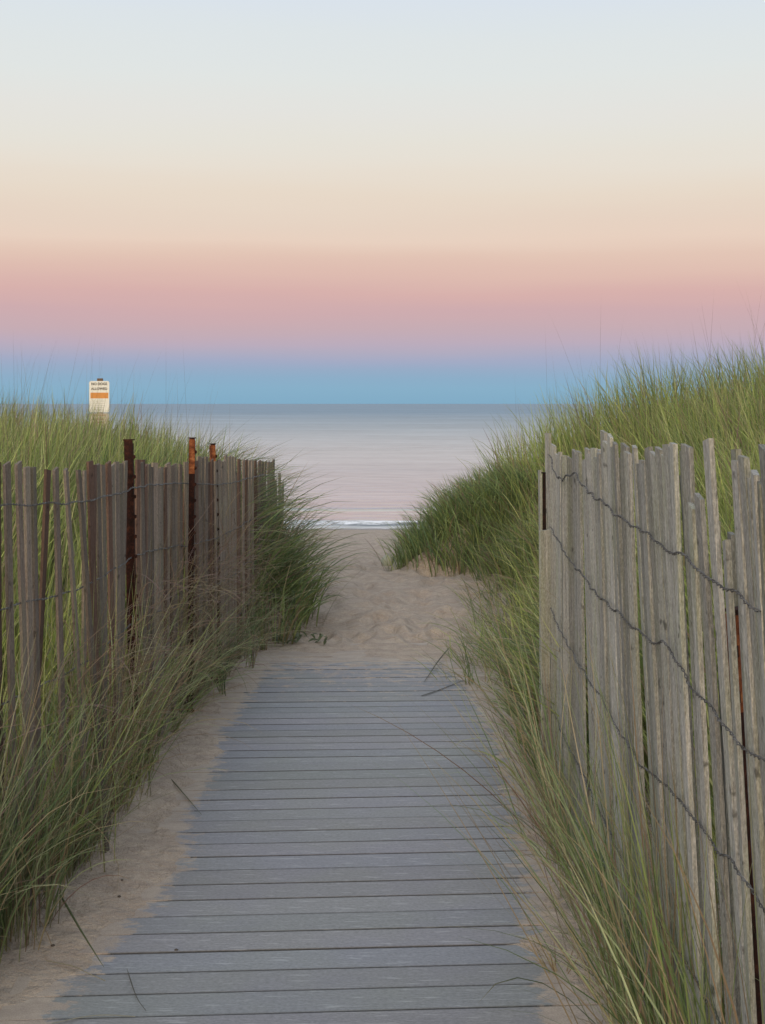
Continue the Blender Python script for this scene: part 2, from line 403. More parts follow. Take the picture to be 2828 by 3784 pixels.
g = mesh_np('ground', np.stack([X, Y, Z], -1).reshape(-1, 3), grid_quads(len(gy), len(gx)), m_sand, smooth=True, extra={'litter': lit.ravel()})
tag(g, 'tan sand of the path, the dunes and the beach', None, kind='structure')

# sea
SEA = -1.9
sxa = axis([(-20000,-800,4800),(-800,-60,180),(-60,-20,5),(-20,20,.4),(20,60,5),(60,800,180),(800,20000,4800)])
sya = axis([(33,44,.09),(44,60,.25),(60,120,3),(120,600,60),(600,4000,600),(4000,40000,6000)])
X, Y = np.meshgrid(sxa, sya)
wob = fbm(X * .09, X * 0 + 2.2, 3) * .5
ys = Y + wob
Zs = np.full_like(X, SEA)
for y0, a, w in ((38.5, .12, .35), (44.1, .05, .45), (66, .025, 2.5)):
    t = (ys - y0 - fbm(X * .16 + y0, X * 0 + y0, 2) * .45) / w
    Zs += a * np.exp(-t * t) * (1 + .5 * vnoise(X * .25 + y0, Y * 0 + y0))
Zs += fbm(X * 1.1, Y * 3.0, 3) * .006 * np.clip((70 - Y) / 30, 0, 1)
fc = np.exp(-((ys - 38.15 - .15*fbm(X*.5, X*0, 2)) / .15) ** 2) + .6 * np.exp(-((ys - 43.8) / .22) ** 2)  # breaker fronts: their shade and weak reflection painted as darker colour
fo = np.exp(-((ys - 36.7 - .3*fbm(X*.35, X*0+8, 2)) / .72) ** 2) * 1.25 + .62 * np.exp(-((ys - 38.3) / .3) ** 2) + .45 * np.exp(-((ys - 45.5) / .3) ** 2) * (vnoise(X*.2, X*0) > 0)
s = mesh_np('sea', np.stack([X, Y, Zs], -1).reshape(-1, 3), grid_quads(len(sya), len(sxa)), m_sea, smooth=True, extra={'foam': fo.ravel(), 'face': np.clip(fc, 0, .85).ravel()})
tag(s, 'calm pale sea with small breakers reaching to the horizon', None, kind='structure')

# boardwalk
def boards():
    V = []; Q = []; COL = []; DU = []
    nx = 30
    def board(yc, w, ang, x0, x1, shade, dz, tilt):
        # cross-section with eased edges
        h = w / 2; e = .0014
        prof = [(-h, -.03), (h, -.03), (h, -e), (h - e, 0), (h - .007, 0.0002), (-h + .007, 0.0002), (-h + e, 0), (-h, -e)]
        pc = [.15, .15, .3, .75, 1, 1, .75, .3]  # dark side faces paint in the shade of the gaps; top edges carry grime
        base = len(V)
        xs = np.linspace(x0, x1, nx + 1)
        for xx in xs:
            yy = yc + (xx - .5) * math.tan(ang) + tilt * 0
            for (py, pz), pk in zip(prof, pc):
                V.append((xx - py * math.sin(ang), yy + py * math.cos(ang), pz + dz + tilt * (xx)))
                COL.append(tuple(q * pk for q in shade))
                eL = xx - float(XVL(yy)); eR = float(XVR(yy)) - xx; eE = (8.2 - yy) * .5
                m = min(eL, eR, eE)
                DU.append(max(0, 1 - m / .17) * .62 + .10 + max(0, (yy - 5.9) / 2.2) * .5)
        n = len(prof)
        for i in range(nx):
            for k in range(n):
                a = base + i * n + k; b = base + i * n + (k + 1) % n
                Q.append((a, b, b + n, a + n))
        # end caps
        for i0, rev in ((base, 1), (base + nx * n, 0)):
            for f in ((i0, i0+1, i0+2, i0+7), (i0+7, i0+2, i0+3, i0+6), (i0+3, i0+4, i0+5, i0+6)): Q.append(f[::-1] if not rev else f)
    r = random.Random(5)
    y = 1.75
    while y < 5.66:
        k = r.uniform(.95, 1.06)
        board(y, .1238, R(3.0 + .7 * (y / 5.6)), -.94 + r.uniform(-.012, .012), .63 + r.uniform(-.012, .012),
              (k * r.uniform(.98, 1.03), k, k * r.uniform(.98, 1.05)), r.uniform(-.0012, .0012), r.uniform(-.001, .001))
        y += .130
    y = 5.725
    while y < 8.5:
        k = r.uniform(.95, 1.06)
        board(y, .1118, R(2.6), -.95 + r.uniform(-.012, .012), .63 + r.uniform(-.012, .012),
              (k * r.uniform(.98, 1.03), k, k * r.uniform(.98, 1.04)), r.uniform(-.0012, .0012), r.uniform(-.001, .001))
        y += .118
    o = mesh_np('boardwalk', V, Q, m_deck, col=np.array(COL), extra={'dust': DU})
    tag(o, 'grey board path half covered with sand', None, kind='structure')
boards()

# ------------------------------------------------------------------ fences
def px_to(xpx, line, top=1.25, leanf=None):
    """distance along a fence line at which its upper edge crosses column xpx"""
    ys = np.linspace(1.7, 12, 4000); xs = line(ys)
    if leanf is not None: xs = xs - leanf(ys) * top
    col = 1414 + F * xs / ys
    o = np.argsort(col); return float(np.interp(xpx, col[o], ys[o]))
def zpx(y, d): return CAMH - (y - HZ) * d / F

def picket(root, mat, bx, by, tx, ty, z0, z1, w, th, yaw, seed):
    """one lath from (bx,by,z0) to (tx,ty,z1): width along yaw, wobbly edges, chipped top"""
    r = random.Random(seed); n = 9
    cu, su = math.cos(yaw), math.sin(yaw)
    mb = MB(); V = []; L = z1 - z0
    ph = r.uniform(0, 6); bow = r.uniform(-.006, .006); tw = r.uniform(-.12, .12)
    chip = r.choice([0, .001, -.001, .003, -.003, .005])
    for i in range(n + 1):
        t = i / n
        cx = (tx - bx) * t + bow * math.sin(math.pi * t); cy = (ty - by) * t
        a = yaw + tw * (t - .5); ca, sa = math.cos(a), math.sin(a)
        w1 = w / 2 * (1 + .07 * math.sin(ph + 9 * t) + r.uniform(-.05, .05)); w2 = w / 2 * (1 + .07 * math.sin(ph * 2 + 7 * t) + r.uniform(-.05, .05))
        h = th / 2
        z = L * t
        for (u, v_) in ((-w1, -h), (w2, -h), (w2, h), (-w1, h)):
            zz = z + (chip * (u / w) * 2 if i == n else 0)
            V.append((cx + u * ca - v_ * sa, cy + u * sa + v_ * ca, zz))
    Q = []
    for i in range(n):
        for k in range(4):
            a = i * 4 + k; b = i * 4 + (k + 1) % 4; Q.append((a, b, b + 4, a + 4))
    Q.append((3, 2, 1, 0)); Q.append((n*4, n*4+1, n*4+2, n*4+3))
    mb.add(V, Q); o = mb.build('picket', mat, root); o.location = (bx, by, z0); return o

def wire(root, P, r=.0014, tw=.0024, period=.05):
    P = np.asarray(P, float)
    s = np.concatenate([[0], np.cumsum(np.linalg.norm(np.diff(P, axis=0), axis=1))])
    n = int(s[-1] / .009); t = np.linspace(0, s[-1], n)
    Q = np.stack([np.interp(t, s, P[:, k]) for k in range(3)], -1)
    k = np.ones(9) / 9
    Qs = Q.copy()
    for j in range(3): Qs[4:-4, j] = np.convolve(Q[:, j], k, 'valid')
    mb = MB()
    for ph in (0, math.pi):
        a = 2 * math.pi * t / period + ph
        W = Qs + np.stack([np.cos(a) * tw, 0 * a, np.sin(a) * tw], -1)
        mb.tube(W, r, 5)
    return mb.build('wire', m_wire, root, smooth=True)

def steel_post(root, x, y, z0, z1, lean, mat, label, face=.034, side=1, capmat=None, yaw=0.0):
    """studded U-channel stake: flat web, two flanges, lugs on one edge, lipped top"""
    mb = MB(); f = face / 2; L = z1 - z0
    mb.box(-f, f, -.002, .002, 0, L)
    mb.box(-f, -f + .004, .0021, .022, 0, L - .01); mb.box(f - .004, f, .0021, .022, 0, L - .012)
    mb.box(-f - .0045, f + .0045, -.003, .0205, L + .0002, L + .005)
    z = L - .065
    while z > .1:
        mb.add([(side*f, -.006, z-.010), (side*(f+.010), -.005, z-.004), (side*(f+.010), -.005, z+.006), (side*f, -.006, z+.010),
                (side*f, .006, z-.010), (side*(f+.010), .005, z-.004), (side*(f+.010), .005, z+.006), (side*f, .006, z+.010)],
               [(0,1,2,3),(7,6,5,4),(0,4,5,1),(1,5,6,2),(2,6,7,3),(3,7,4,0)])
        z -= .078
    o = mb.build('post', mat, root); o.location = (x, y, z0); o.rotation_euler = (0, lean, yaw); o['label'] = label
    if capmat:
        m2 = MB(); e = .0012
        m2.box(-f - e, f + e, -.0035, -.0021, L - .17, L - .004); m2.box(-f - e, -f - .0002, -.0035, .022, L - .15, L - .004)
        c2 = m2.build('scale_patch', capmat, o)
    return o

def gz(x, y): return float(ground(x, y))

# ---- left fence
lf = empty('picket_fence', (-1.0, 6.0, 0)); 
tag(lf, 'brown slatted wire fence left of the boardwalk, held by three rusty stakes', 'fence')
lf_children = []
leftL = [(-75,50,670,30),(-20,50,655,30),(45,50,665,45),(125,55,660,60),(182,55,690,20),(228,32,690,30),(325,36,710,-110),(378,50,700,60),(446,25,705,110),
 (532,42,710,150),(612,46,650,60),(662,40,672,70),(735,46,658,30),(790,40,655,20),(850,34,650,-20),(938,38,640,0),(972,22,640,0),(1012,26,672,0),
 (1052,44,660,5),(1096,26,690,0),(1140,44,665,0),(1190,34,668,0),(1262,36,655,20),(1316,26,628,0),(1352,30,618,0),(1402,28,620,0),(1440,24,640,0),(1486,26,640,25),(1528,26,648,0)]
r = random.Random(11)
Ls = [(a / 1.837, w / 1.837, 1350 + t / 1.837, ln) for a, w, t, ln in leftL]
for a, t in ((1025,310),(1058,320),(1082,322),(1106,330),(1142,346),(1180,350),(1206,352),(1232,356),(1258,356),(1286,357),(1318,360),(1345,364),(1372,366),(1398,370),(1420,372),(1443,352),(1460,525),(1496,470),(1524,560)):
    Ls.append((400 + a / 2.361, 10, 1550 + t / 2.361, r.uniform(-8, 8)))
for (a, w, t, _), (a2, w2, t2, _) in list(zip(Ls[9:29], Ls[10:30])):
    if a2 - a > 15: Ls.append(((a + a2) / 2 + r.uniform(-2, 2), w * .8, max(t, t2) + r.uniform(1, 12), r.uniform(-15, 15)))
for i, (xp, wp, tp, ln) in enumerate(Ls):
    d = px_to(xp, LF); X_ = float(LF(d)); z1 = zpx(tp, d)
    w = .038; need = wp * .78 * d / (F * w); t = 0.0
    rr_ = abs(X_) / d
    t = math.asin(max(0.05, min(.95, need))) - math.atan(rr_) if need < 1 else .7
    t = max(-.1, min(.9, t)) + r.uniform(-.06, .06)
    yaw = math.pi / 2 - t       # width axis turned from the fence line towards the viewer
    leanx = ln / 1000.0 * .62
    bx = X_ + leanx + r.uniform(-.008, .008); by = d + r.uniform(-.01, .01)
    z0 = gz(bx, by) - .06
    m = m_brown2 if (xp * 1.837 in (325,) or i == 6 or r.random() < .22) else m_brown
    picket(lf, m, bx, by, X_, d, z0, z1, w * r.uniform(.74, .98), .009, yaw, 100 + i)
# a second, sunken layer of laths (seen between the first ones, bundled tighter towards the far end)
for i in range(34):
    d = 5.6 + 4.1 * (i / 34) + r.uniform(-.03, .03); X_ = float(LF(d)) - .03
    z0 = gz(X_, d) - .05
    zt = float(I(d, [(3.9, 1.27), (5.3, 1.22), (6.6, 1.18), (8, 1.10), (9.8, 1.04)])) - r.uniform(.0, .07)
    picket(lf, m_brown2 if r.random() < .4 else m_brown, X_ + r.uniform(-.02, .02), d, X_, d + r.uniform(-.03, .03), z0, zt, .028, .008, math.pi/2 - r.uniform(-.1, .5), 300 + i)
def wz(d): return I(d, [(3.0,1.22),(3.9,1.205),(4.3,1.19),(5.3,1.175),(6.6,1.10),(8,1.06),(9.8,.98)])
for k, dz in enumerate((0, -.285, -.55, -.80, -1.0)):
    P = []
    yy = 3.0
    j = 0
    while yy < 9.85:
        zz = float(wz(yy)) * (1 if k == 0 else 1) + dz * (1 if yy < 8 else .95) + r.uniform(-.006, .006) + .012 * math.sin(yy * 2.3 + k)
        P.append((float(LF(yy)) + (.016 if j % 2 else .008) + (0.010 if k == 0 else 0), yy, zz)); yy += r.uniform(.045, .075); j += 1
    wire(lf, P)
pd = px_to(478, LF)
steel_post(lf, float(LF(pd)) + .028, pd - .02, -.25, zpx(1627, pd), R(-1.0), m_rust, 'dark rusty steel stake, nearest of three, with a lipped top', .034, 1)
pd = px_to(677, LF)
steel_post(lf, float(LF(pd)) + .03, pd - .02, -.25, zpx(1620, pd), R(0.6), m_rust, 'middle rusty steel stake, orange at its top', .027, 1, m_rust2)
pd = px_to(803, LF)
steel_post(lf, float(LF(pd)) + .02, pd - .02, -.25, zpx(1641, pd), R(-1.6), m_rust, 'farthest rusty steel stake, thin and leaning', .023, 1, m_rust2, yaw=.5)

# ---- right fence
def leanR(y): return np.clip((5.0 - y) / 2.3, 0, 1.2) * .055
rf = empty('picket_fence', (.66, 3.6, 0))
tag(rf, 'silver grey slatted wire fence leaning over the right side of the boardwalk', 'fence')
rightL = [(166,20,1045),(222,42,800),(262,40,880),(300,30,925),(345,66,950),(402,34,920),(438,36,925),(480,40,905),(525,52,900),(562,30,912),(602,44,790),(642,36,820),(684,28,868),
 (745,64,880),(808,40,890),(860,38,980),(911,50,900),(968,46,900),(1030,55,875),(1086,55,870),(1148,58,882),(1225,55,1220),(1310,62,845),(1385,40,1510),(1492,60,910),
 (1545,56,955),(1617,56,1058),(1700,60,900),(1790,64,960),(1890,66,905),(2010,70,930)]
Rs = [(1900 + a / 1.781, w / 1.781, 1150 + t / 1.781, 0) for a, w, t in rightL]
for (a, w, t, _), (a2, w2, t2, _) in list(zip(Rs[2:], Rs[3:])):      # laths between the tallest ones
    if a2 - a > 17 and not (2575 < a < 2720): Rs.append(((a + a2) / 2 + r.uniform(-3, 3), w * .9, max(t, t2) + r.uniform(2, 34), 0))
for a, w, t in ((585,30,960),(790,30,1510),(885,36,1440),(1000,30,1080),(1180,40,1380),(1262,40,1460),(1660,40,1120)):
    Rs.append((1900 + a / 1.781, w / 1.781, 1150 + t / 1.781, 1))
for i, (xp, wp, tp, layer) in enumerate(Rs):
    d = px_to(xp, RF, 1.3, leanR); ln = float(leanR(d)); X0 = float(RF(d)) + (.04 if layer else 0)
    z1 = zpx(tp, d); w = .038
    need = wp * .70 * d / (F * w); t = math.asin(max(.05, min(.95, need))) - math.atan(.6 / d) if need < 1 else .7
    t = max(-.12, min(.9, t)) + r.uniform(-.07, .07)
    yaw = math.pi / 2 + t
    z0 = gz(X0, d) - .06
    picket(rf, m_grey, X0 + r.uniform(-.012, .012), d + r.uniform(-.014, .014), X0 - ln * z1 + r.uniform(-.004, .004), d + r.uniform(-.014, .014), z0, z1, w * r.uniform(.78, 1.0), .009, yaw, 500 + i)
picket(rf, m_grey, .606, 5.03, .603, 5.03, gz(.606, 5.03) - .06, 1.03, .042, .009, .5, 991)
WR = [[(2.0,1.20),(2.4,1.215),(3.0,1.225),(3.5,1.245),(3.95,1.255),(4.1,1.30),(4.5,1.245),(4.8,1.25),(4.95,1.32)],
      [(2.0,.96),(2.5,.985),(2.72,1.02),(2.9,.985),(3.3,.99),(3.8,.985),(4.3,1.0),(4.8,1.03),(4.95,1.05)],
      [(2.0,.74),(2.6,.72),(3.1,.68),(3.7,.70),(4.2,.71),(4.7,.72),(4.95,.76)],
      [(2.0,.40),(2.7,.39),(3.3,.36),(3.9,.37),(4.5,.38),(4.95,.40)]]
for pts in WR:
    P = []; yy = 2.0; j = 0
    while yy < 4.97:
        zz = float(I(yy, pts)) + r.uniform(-.011, .011)
        P.append((float(RF(yy)) - float(leanR(yy)) * zz - (.026 if j % 2 else .017), yy, zz)); yy += r.uniform(.045, .075); j += 1
    wire(rf, P, .0013, .0022)
pd = px_to(2704, lambda y: RF(y) + .035 - .082, 0)
steel_post(rf, float(RF(pd)) + .035, pd, -.25, 1.15, R(-3.5), m_rust, 'rusty studded steel stake behind the grey slats', .034, -1, m_rust2, yaw=.5)
steel_post(rf, .622, 5.20, -.2, zpx(1750, 5.2), 0, m_dark, 'dark steel stake at the far end of the grey fence', .014, 1, yaw=-.1)

for root in (lf, rf):
    for ch in [o for o in bpy.data.objects if o.parent == root]: ch.location = ch.location - root.location

# ------------------------------------------------------------------ beach sign
def text(root, s, size, loc, mat, name='lettering', bold=.0):
    cu = bpy.data.curves.new(name, 'FONT'); cu.body = s; cu.size = size; cu.align_x = 'CENTER'; cu.align_y = 'CENTER'
    cu.extrude = .001; cu.offset = bold; o = bpy.data.objects.new(name, cu); C.objects.link(o); o.parent = root
    o.location = loc; o.rotation_euler = (R(90), 0, 0); cu.materials.append(mat)
    bpy.context.view_layer.update()
    me = bpy.data.meshes.new_from_object(o.evaluated_get(bpy.context.evaluated_depsgraph_get()))
    o2 = bpy.data.objects.new(name, me); C.objects.link(o2); o2.parent = root; o2.location = loc; o2.rotation_euler = (R(90), 0, 0)
    bpy.data.objects.remove(o); o2.name = name; return o2
SD = 23.0
sx_ = (367.5 - 1414) * SD / F
sg = empty('beach_sign', (sx_, SD, gz(sx_, SD)))
tag(sg, 'white beach notice with an orange band on a post beyond the left dune grass', 'sign')
m_white = plain('white_panel', (0.72, 0.74, 0.70), .5, .4, .06, 12)
m_orange = plain('orange_band', (0.62, 0.27, 0.07), .6, .3, .1, 20)
m_ink = plain('dark_letters', (0.07, 0.065, 0.06)); m_redink = plain('faded_red_letters', (0.40, 0.20, 0.15))
m_pink = plain('faded_lower_panel', (0.56, 0.50, 0.42), .6, .3, .08, 14)
m_postw = wood_mat('sign_post_wood', (0.10, 0.06, 0.04), (0.24, 0.15, 0.10), (0.34, 0.25, 0.18), (0.22, 0.18, 0.12))
zb = sg.location.z
def Zp(py): return zpx(py, SD) - zb
PW = 74 * SD / F / 2
mb = MB(); mb.box(-.045, .045, .03, .10, -.3, Zp(1398)); mb.build('post', m_postw, sg)
def rpanel(name, z0, z1, mat, w, y=0):
    mb = MB(); c = .02
    out_ = [(-w+c,z0),(w-c,z0),(w,z0+c),(w,z1-c),(w-c,z1),(-w+c,z1),(-w,z1-c),(-w,z0+c)]
    V = [(x, y - .008, z) for x, z in out_] + [(x, y + .008, z) for x, z in out_]
    me = bpy.data.meshes.new(name); n = 8
    me.from_pydata(V, [], [tuple(range(n)), tuple(range(2*n-1, n-1, -1))] + [(i, i+n, (i+1) % n + n, (i+1) % n) for i in range(n)])
    me.materials.append(mat); o = bpy.data.objects.new(name, me); C.objects.link(o); o.parent = sg; return o
rpanel('upper_panel', Zp(1524), Zp(1408), m_white, PW)
rpanel('lower_panel', Zp(1588), Zp(1527.5), m_pink, PW * .98)
mb = MB(); mb.box(-PW*.86, PW*.90, -.012, -.0085, Zp(1472), Zp(1451)); mb.build('band', m_orange, sg)
text(sg, 'NO DOGS', .058, (0, -.011, Zp(1419)), m_ink, bold=.0015)
text(sg, 'ALLOWED', .058, (0, -.011, Zp(1437)), m_ink, bold=.0015)
def lines(ys, mat, seed, wmax=.75, th=.006):
    r = random.Random(seed)
    for py in ys:
        mb = MB(); x0 = -PW * wmax * r.uniform(.6, 1); x1 = PW * wmax * r.uniform(.6, 1); n = 12
        top = [(x0 + (x1-x0)*i/n, Zp(py) + th * r.uniform(.4, 1)) for i in range(n+1)]
        V = [(x, -.0105, z) for x, z in top] + [(x, -.0105, Zp(py) - th * r.uniform(.4, 1)) for x, z in top]
        V += [(x, -.0079, z) for x, y_, z in V]
        m_ = 2*n+2; Q = []
        for i in range(n): Q += [(n+1+i, n+2+i, i+1, i), (i, i+1, i+1+m_, i+m_), (n+2+i, n+1+i, n+1+i+m_, n+2+i+m_)]
        mb.add(V, Q); mb.build('printed_line', mat, sg)
m_faint = plain('faint_grey_print', (0.45, 0.46, 0.46))
lines([1482, 1490, 1498, 1506, 1514], m_faint, 3, .6, .004)
lines([1534, 1549, 1561, 1573], m_redink, 5, .78, .011)
for i in range(2):
    mb = MB(); a = [(.0, -.013, 0)]
    z = Zp((1416, 1516)[i]); mb.tube([(0, -.0085, z), (0, -.013, z)], .008, 8); mb.build('bolt', m_rust, sg)

# ------------------------------------------------------------------ grass
GREEN = np.array([(.19,.255,.085),(.24,.30,.10),(.30,.35,.13),(.15,.21,.08),(.12,.18,.08)])
TAN = np.array([(.36,.30,.17),(.42,.35,.22),(.30,.23,.14),(.26,.19,.12)])
BROWN = np.array([(.20,.125,.085),(.25,.17,.12),(.23,.15,.13)])
def blade_mesh(base, L, W, az, th0, kap, col, nseg=6, roll=.9, pw=1.3, tipcol=None, sway=.25):
    n = len(base); t = np.linspace(0, 1, nseg + 1)
    th = th0[:, None] + kap[:, None] * t[None, :] ** pw
    azz = az[:, None] + (rng.normal(0, sway, n))[:, None] * t[None, :]
    ds = L[:, None] / nseg
    mid = (th[:, 1:] + th[:, :-1]) / 2; amid = (azz[:, 1:] + azz[:, :-1]) / 2
    dx = np.sin(mid) * np.cos(amid) * ds; dy = np.sin(mid) * np.sin(amid) * ds; dz = np.cos(mid) * ds
    P = np.zeros((n, nseg + 1, 3)); P[:, 1:, 0] = np.cumsum(dx, 1); P[:, 1:, 1] = np.cumsum(dy, 1); P[:, 1:, 2] = np.cumsum(dz, 1)
    P += base[:, None, :]
    rl = rng.uniform(-roll, roll, n)[:, None]
    px = -np.sin(azz); py = np.cos(azz)
    nx = np.cos(th) * np.cos(azz); ny = np.cos(th) * np.sin(azz); nz_ = -np.sin(th)
    wx = px * np.cos(rl) + nx * np.sin(rl); wy = py * np.cos(rl) + ny * np.sin(rl); wz_ = nz_ * np.sin(rl)
    prof = (1 - t) ** .55 * np.minimum(1, .55 + t * 2.5); prof[-1] = .04
    w = W[:, None] * .5 * prof[None, :]
    D = np.stack([wx * w, wy * w, wz_ * w], -1)
    V = np.stack([P - D, P + D], 2).reshape(-1, 3)
    i0 = (np.arange(n) * (nseg + 1) * 2)[:, None] + (np.arange(nseg) * 2)[None, :]
    Q = np.stack([i0, i0 + 1, i0 + 3, i0 + 2], -1).reshape(-1, 4)
    c = np.repeat(col[:, None, :], nseg + 1, 1)
    dry = np.array([.27, .21, .11])
    fb = np.clip(1 - t * 5, 0, 1)[None, :, None] * .55
    c = c * (1 - fb) + dry * fb
    if tipcol is not None:
        ft = np.clip((t - .7) / .3, 0, 1)[None, :, None] * tipcol[:, None, None]
        c = c * (1 - ft) + np.array([.34, .28, .16]) * ft
    c = np.repeat(c[:, :, None, :], 2, 2).reshape(-1, 3)
    return V, Q, c
class Grass:
    def __init__(s): s.V = []; s.Q = []; s.c = []; s.n = 0
    def add(s, x, y, L, W, az, th0, kap, col, z=None, **kw):
        x = np.asarray(x, float); y = np.asarray(y, float)
        zz = ground(x, y) - .01 if z is None else z
        V, Q, c = blade_mesh(np.stack([x, y, zz], -1), L, W, az, th0, kap, col, **kw)
        s.V.append(V); s.Q.append(Q + s.n); s.c.append(c); s.n += len(V)
    def build(s, name, parent=None):
        return mesh_np(name, np.concatenate(s.V), np.concatenate(s.Q), m_grass, parent, smooth=True, col=np.concatenate(s.c))
def pick(pal, n, var=.18):
    k = rng.integers(0, len(pal), n); return pal[k] * rng.uniform(1 - var, 1 + var, (n, 1))
def palette(n, dry=.12, brown=.03, x=None, y=None, pal=GREEN):
    c = pick(pal, n, .45)
    if x is not None:   # colour drifts in patches, as different plants do
        f = fbm(np.asarray(x) * .8 + 40, np.asarray(y) * .8, 2)[:, None]
        c = c * (1 + .22 * f) * np.array([1 + 0, 1, 1]) + np.array([.03, .01, 0]) * np.clip(f, 0, 1)
    u = rng.random(n); m = u < dry; c[m] = pick(TAN, m.sum()); m = u > 1 - brown; c[m] = pick(BROWN, m.sum())
    return np.clip(c, .01, .9)
def clumps(x, y, spread, per):
    """scatter blades round tuft centres"""
    k = np.repeat(np.arange(len(x)), per); a = rng.uniform(0, 2*np.pi, len(k)); q = np.abs(rng.normal(0, spread, len(k)))
    return x[k] + np.cos(a) * q, y[k] + np.sin(a) * q, a, k
def inview(x, y, m=.06): return np.abs(x) < .2828 * y + m * y + .5

def dune(name, label, n_tuft, xr, yr, side, mean_az, th, kp, Lr, dry=.1, per=26, W=(.007, .0135), pal=GREEN, keep=None, seedheads=0):
    x = rng.uniform(*xr, n_tuft); y = rng.uniform(*yr, n_tuft)
    u = (x - toeR(y)) if side > 0 else (toeL(y) - x)
    ok = (u > .0) & inview(x, y)
    if keep is not None: ok &= keep(x, y, u)
    x, y, u = x[ok], y[ok], u[ok]
    bx, by, a, k = clumps(x, y, .07, per)
    n = len(bx)
    dens = np.clip(.35 + (u[k]) / .5, 0.3, 1); sel = rng.random(n) < dens
    bx, by, a, k = bx[sel], by[sel], a[sel], k[sel]; n = len(bx)
    hs = (1 + .22 * fbm(bx * .9 + 11, by * .9, 2)) * np.clip(.62 + u[k] * .6, .5, 1)
    L = rng.uniform(*Lr, n) * hs
    az = mean_az + rng.normal(0, .95, n); az = np.where(rng.random(n) < .3, a, az)
    G = Grass()
    G.add(bx, by, L, rng.uniform(*W, n), az, np.abs(rng.normal(th, .13, n)), rng.normal(kp, .28, n), palette(n, dry, .03, bx, by, pal), tipcol=(rng.random(n) < .4) * .6)
    if seedheads:
        m = rng.random(n) < seedheads; q = m.sum()
        G.add(bx[m], by[m], L[m] * rng.uniform(1.2, 1.75, q), np.full(q, .0028), az[m], np.abs(rng.normal(th * .8, .08, q)), rng.normal(kp * .5, .1, q), pick(TAN, q) * .6, nseg=5)
    o = G.build(name); tag(o, label, 'grass', kind='stuff'); return o

PI = math.pi
YEL = np.array([(.30,.37,.10),(.38,.43,.14),(.24,.31,.09),(.46,.49,.21),(.19,.27,.085)])
DEEP = np.array([(.14,.22,.09),(.19,.27,.10),(.11,.18,.09),(.25,.32,.14)])
# right dune: front flank with deeper green, crest with yellow green
dune('dune_grass', 'tall yellow green beach grass on the high dune behind the grey fence', 3700, (.6, 6), (2.3, 15), 1, PI * .92, .20, .42, (.45, .9), pal=YEL,
     keep=lambda x, y, u: ~((y > 10.8) & (x < 1.15)) & ((x < 4.5)) & (u > np.where(y < 5.2, .10, 0)) & (x > np.where(y < 5.2, .80, 0)), seedheads=.03, per=13)
dune('dune_grass', 'deep green beach grass on the low point right of the gap to the sea', 900, (-.05, 1.6), (10.9, 14.5), 1, PI * .85, .28, .75, (.30, .52), pal=np.concatenate([DEEP, DEEP, GREEN]), dry=.07, per=20,
     keep=lambda x, y, u: x < 1.3)
# left dune
dune('dune_grass', 'bright green beach grass on the dune behind the brown fence', 3000, (-6, -1.0), (3.6, 15), -1, .35, .14, .30, (.5, .8), pal=YEL,
     keep=lambda x, y, u: (u > np.where(y < 8.5, .14, .03)) & ~((y > 8.0) & (x > -1.05)), seedheads=.03, per=13)
# grass spilling past the far end of the left fence
dune('dune_grass', 'drooping green grass heaped at the far end of the brown fence', 480, (-1.6, -.5), (8.3, 11.5), -1, -.15, .34, 1.1, (.45, .95), pal=np.concatenate([DEEP, GREEN]), dry=.16, per=14)
dune('dune_grass', 'green and straw grass drooping toward the path from the right slope', 650, (.55, 1.4), (5.05, 10.9), 1, PI * 1.05, .34, 1.0, (.45, .75), pal=GREEN, dry=.2, per=11,
     keep=lambda x, y, u: u < .6)

# grass at the fence feet
PALE = np.array([(.27,.33,.17),(.34,.39,.21),(.20,.27,.12),(.40,.41,.26),(.15,.22,.09)])
def strip(name, label, ys, xf, n, az0, th, kp, Lr, dry, pal=PALE, W=(.003, .006), per=16, spread=.035, brown=.05, lean_sd=.6):
    y = rng.uniform(*ys, n); x = xf(y, n); bx, by, a, k = clumps(x, y, spread, per); q = len(bx)
    az = az0 + rng.normal(0, lean_sd, q)
    G = Grass()
    G.add(bx, by, rng.uniform(*Lr, q), rng.uniform(*W, q), az, np.abs(rng.normal(th, .22, q)), np.abs(rng.normal(kp, .45, q)), palette(q, dry, brown, bx, by, pal), tipcol=(rng.random(q) < .5) * .8, nseg=7, sway=.5)
    o = G.build(name); tag(o, label, 'grass', kind='stuff'); return o
strip('fence_grass', 'tangled green and straw grass growing along the foot of the brown fence', (3.0, 5.6), lambda y, n: LF(y) + np.abs(rng.normal(.0, .03, n)), 150, -1.3, .10, .45, (.35, 1.0), .26, lean_sd=1.4, per=6, W=(.003, .0065), pal=np.concatenate([PALE, GREEN]))
strip('fence_grass', 'dense low grass at the near end of the brown fence foot', (3.0, 4.5), lambda y, n: LF(y) + np.abs(rng.normal(.0, .05, n)), 34, -1.0, .22, .6, (.25, .65), .25)
strip('fence_grass', 'thin grass poking through the middle of the brown fence', (5.4, 8.3), lambda y, n: LF(y) + rng.uniform(-.12, .02, n), 40, -.4, .35, .9, (.3, .75), .25)
strip('fence_grass', 'green grass with long bent blades along the foot of the grey fence', (2.2, 5.2), lambda y, n: RF(y) - np.abs(rng.normal(.01, .03, n)), 38, PI - .4, .20, .5, (.2, .75), .28, W=(.003, .0065), lean_sd=1.3, per=7, pal=PALE)
strip('fence_grass', 'sparse long straw and green stalks crossing the face of the grey fence', (2.3, 4.9), lambda y, n: RF(y) - .03 - np.abs(rng.normal(.0, .03, n)), 34, PI - .4, .24, .3, (.5, 1.1), .4, W=(.003, .0055), per=4, spread=.05, lean_sd=.7)
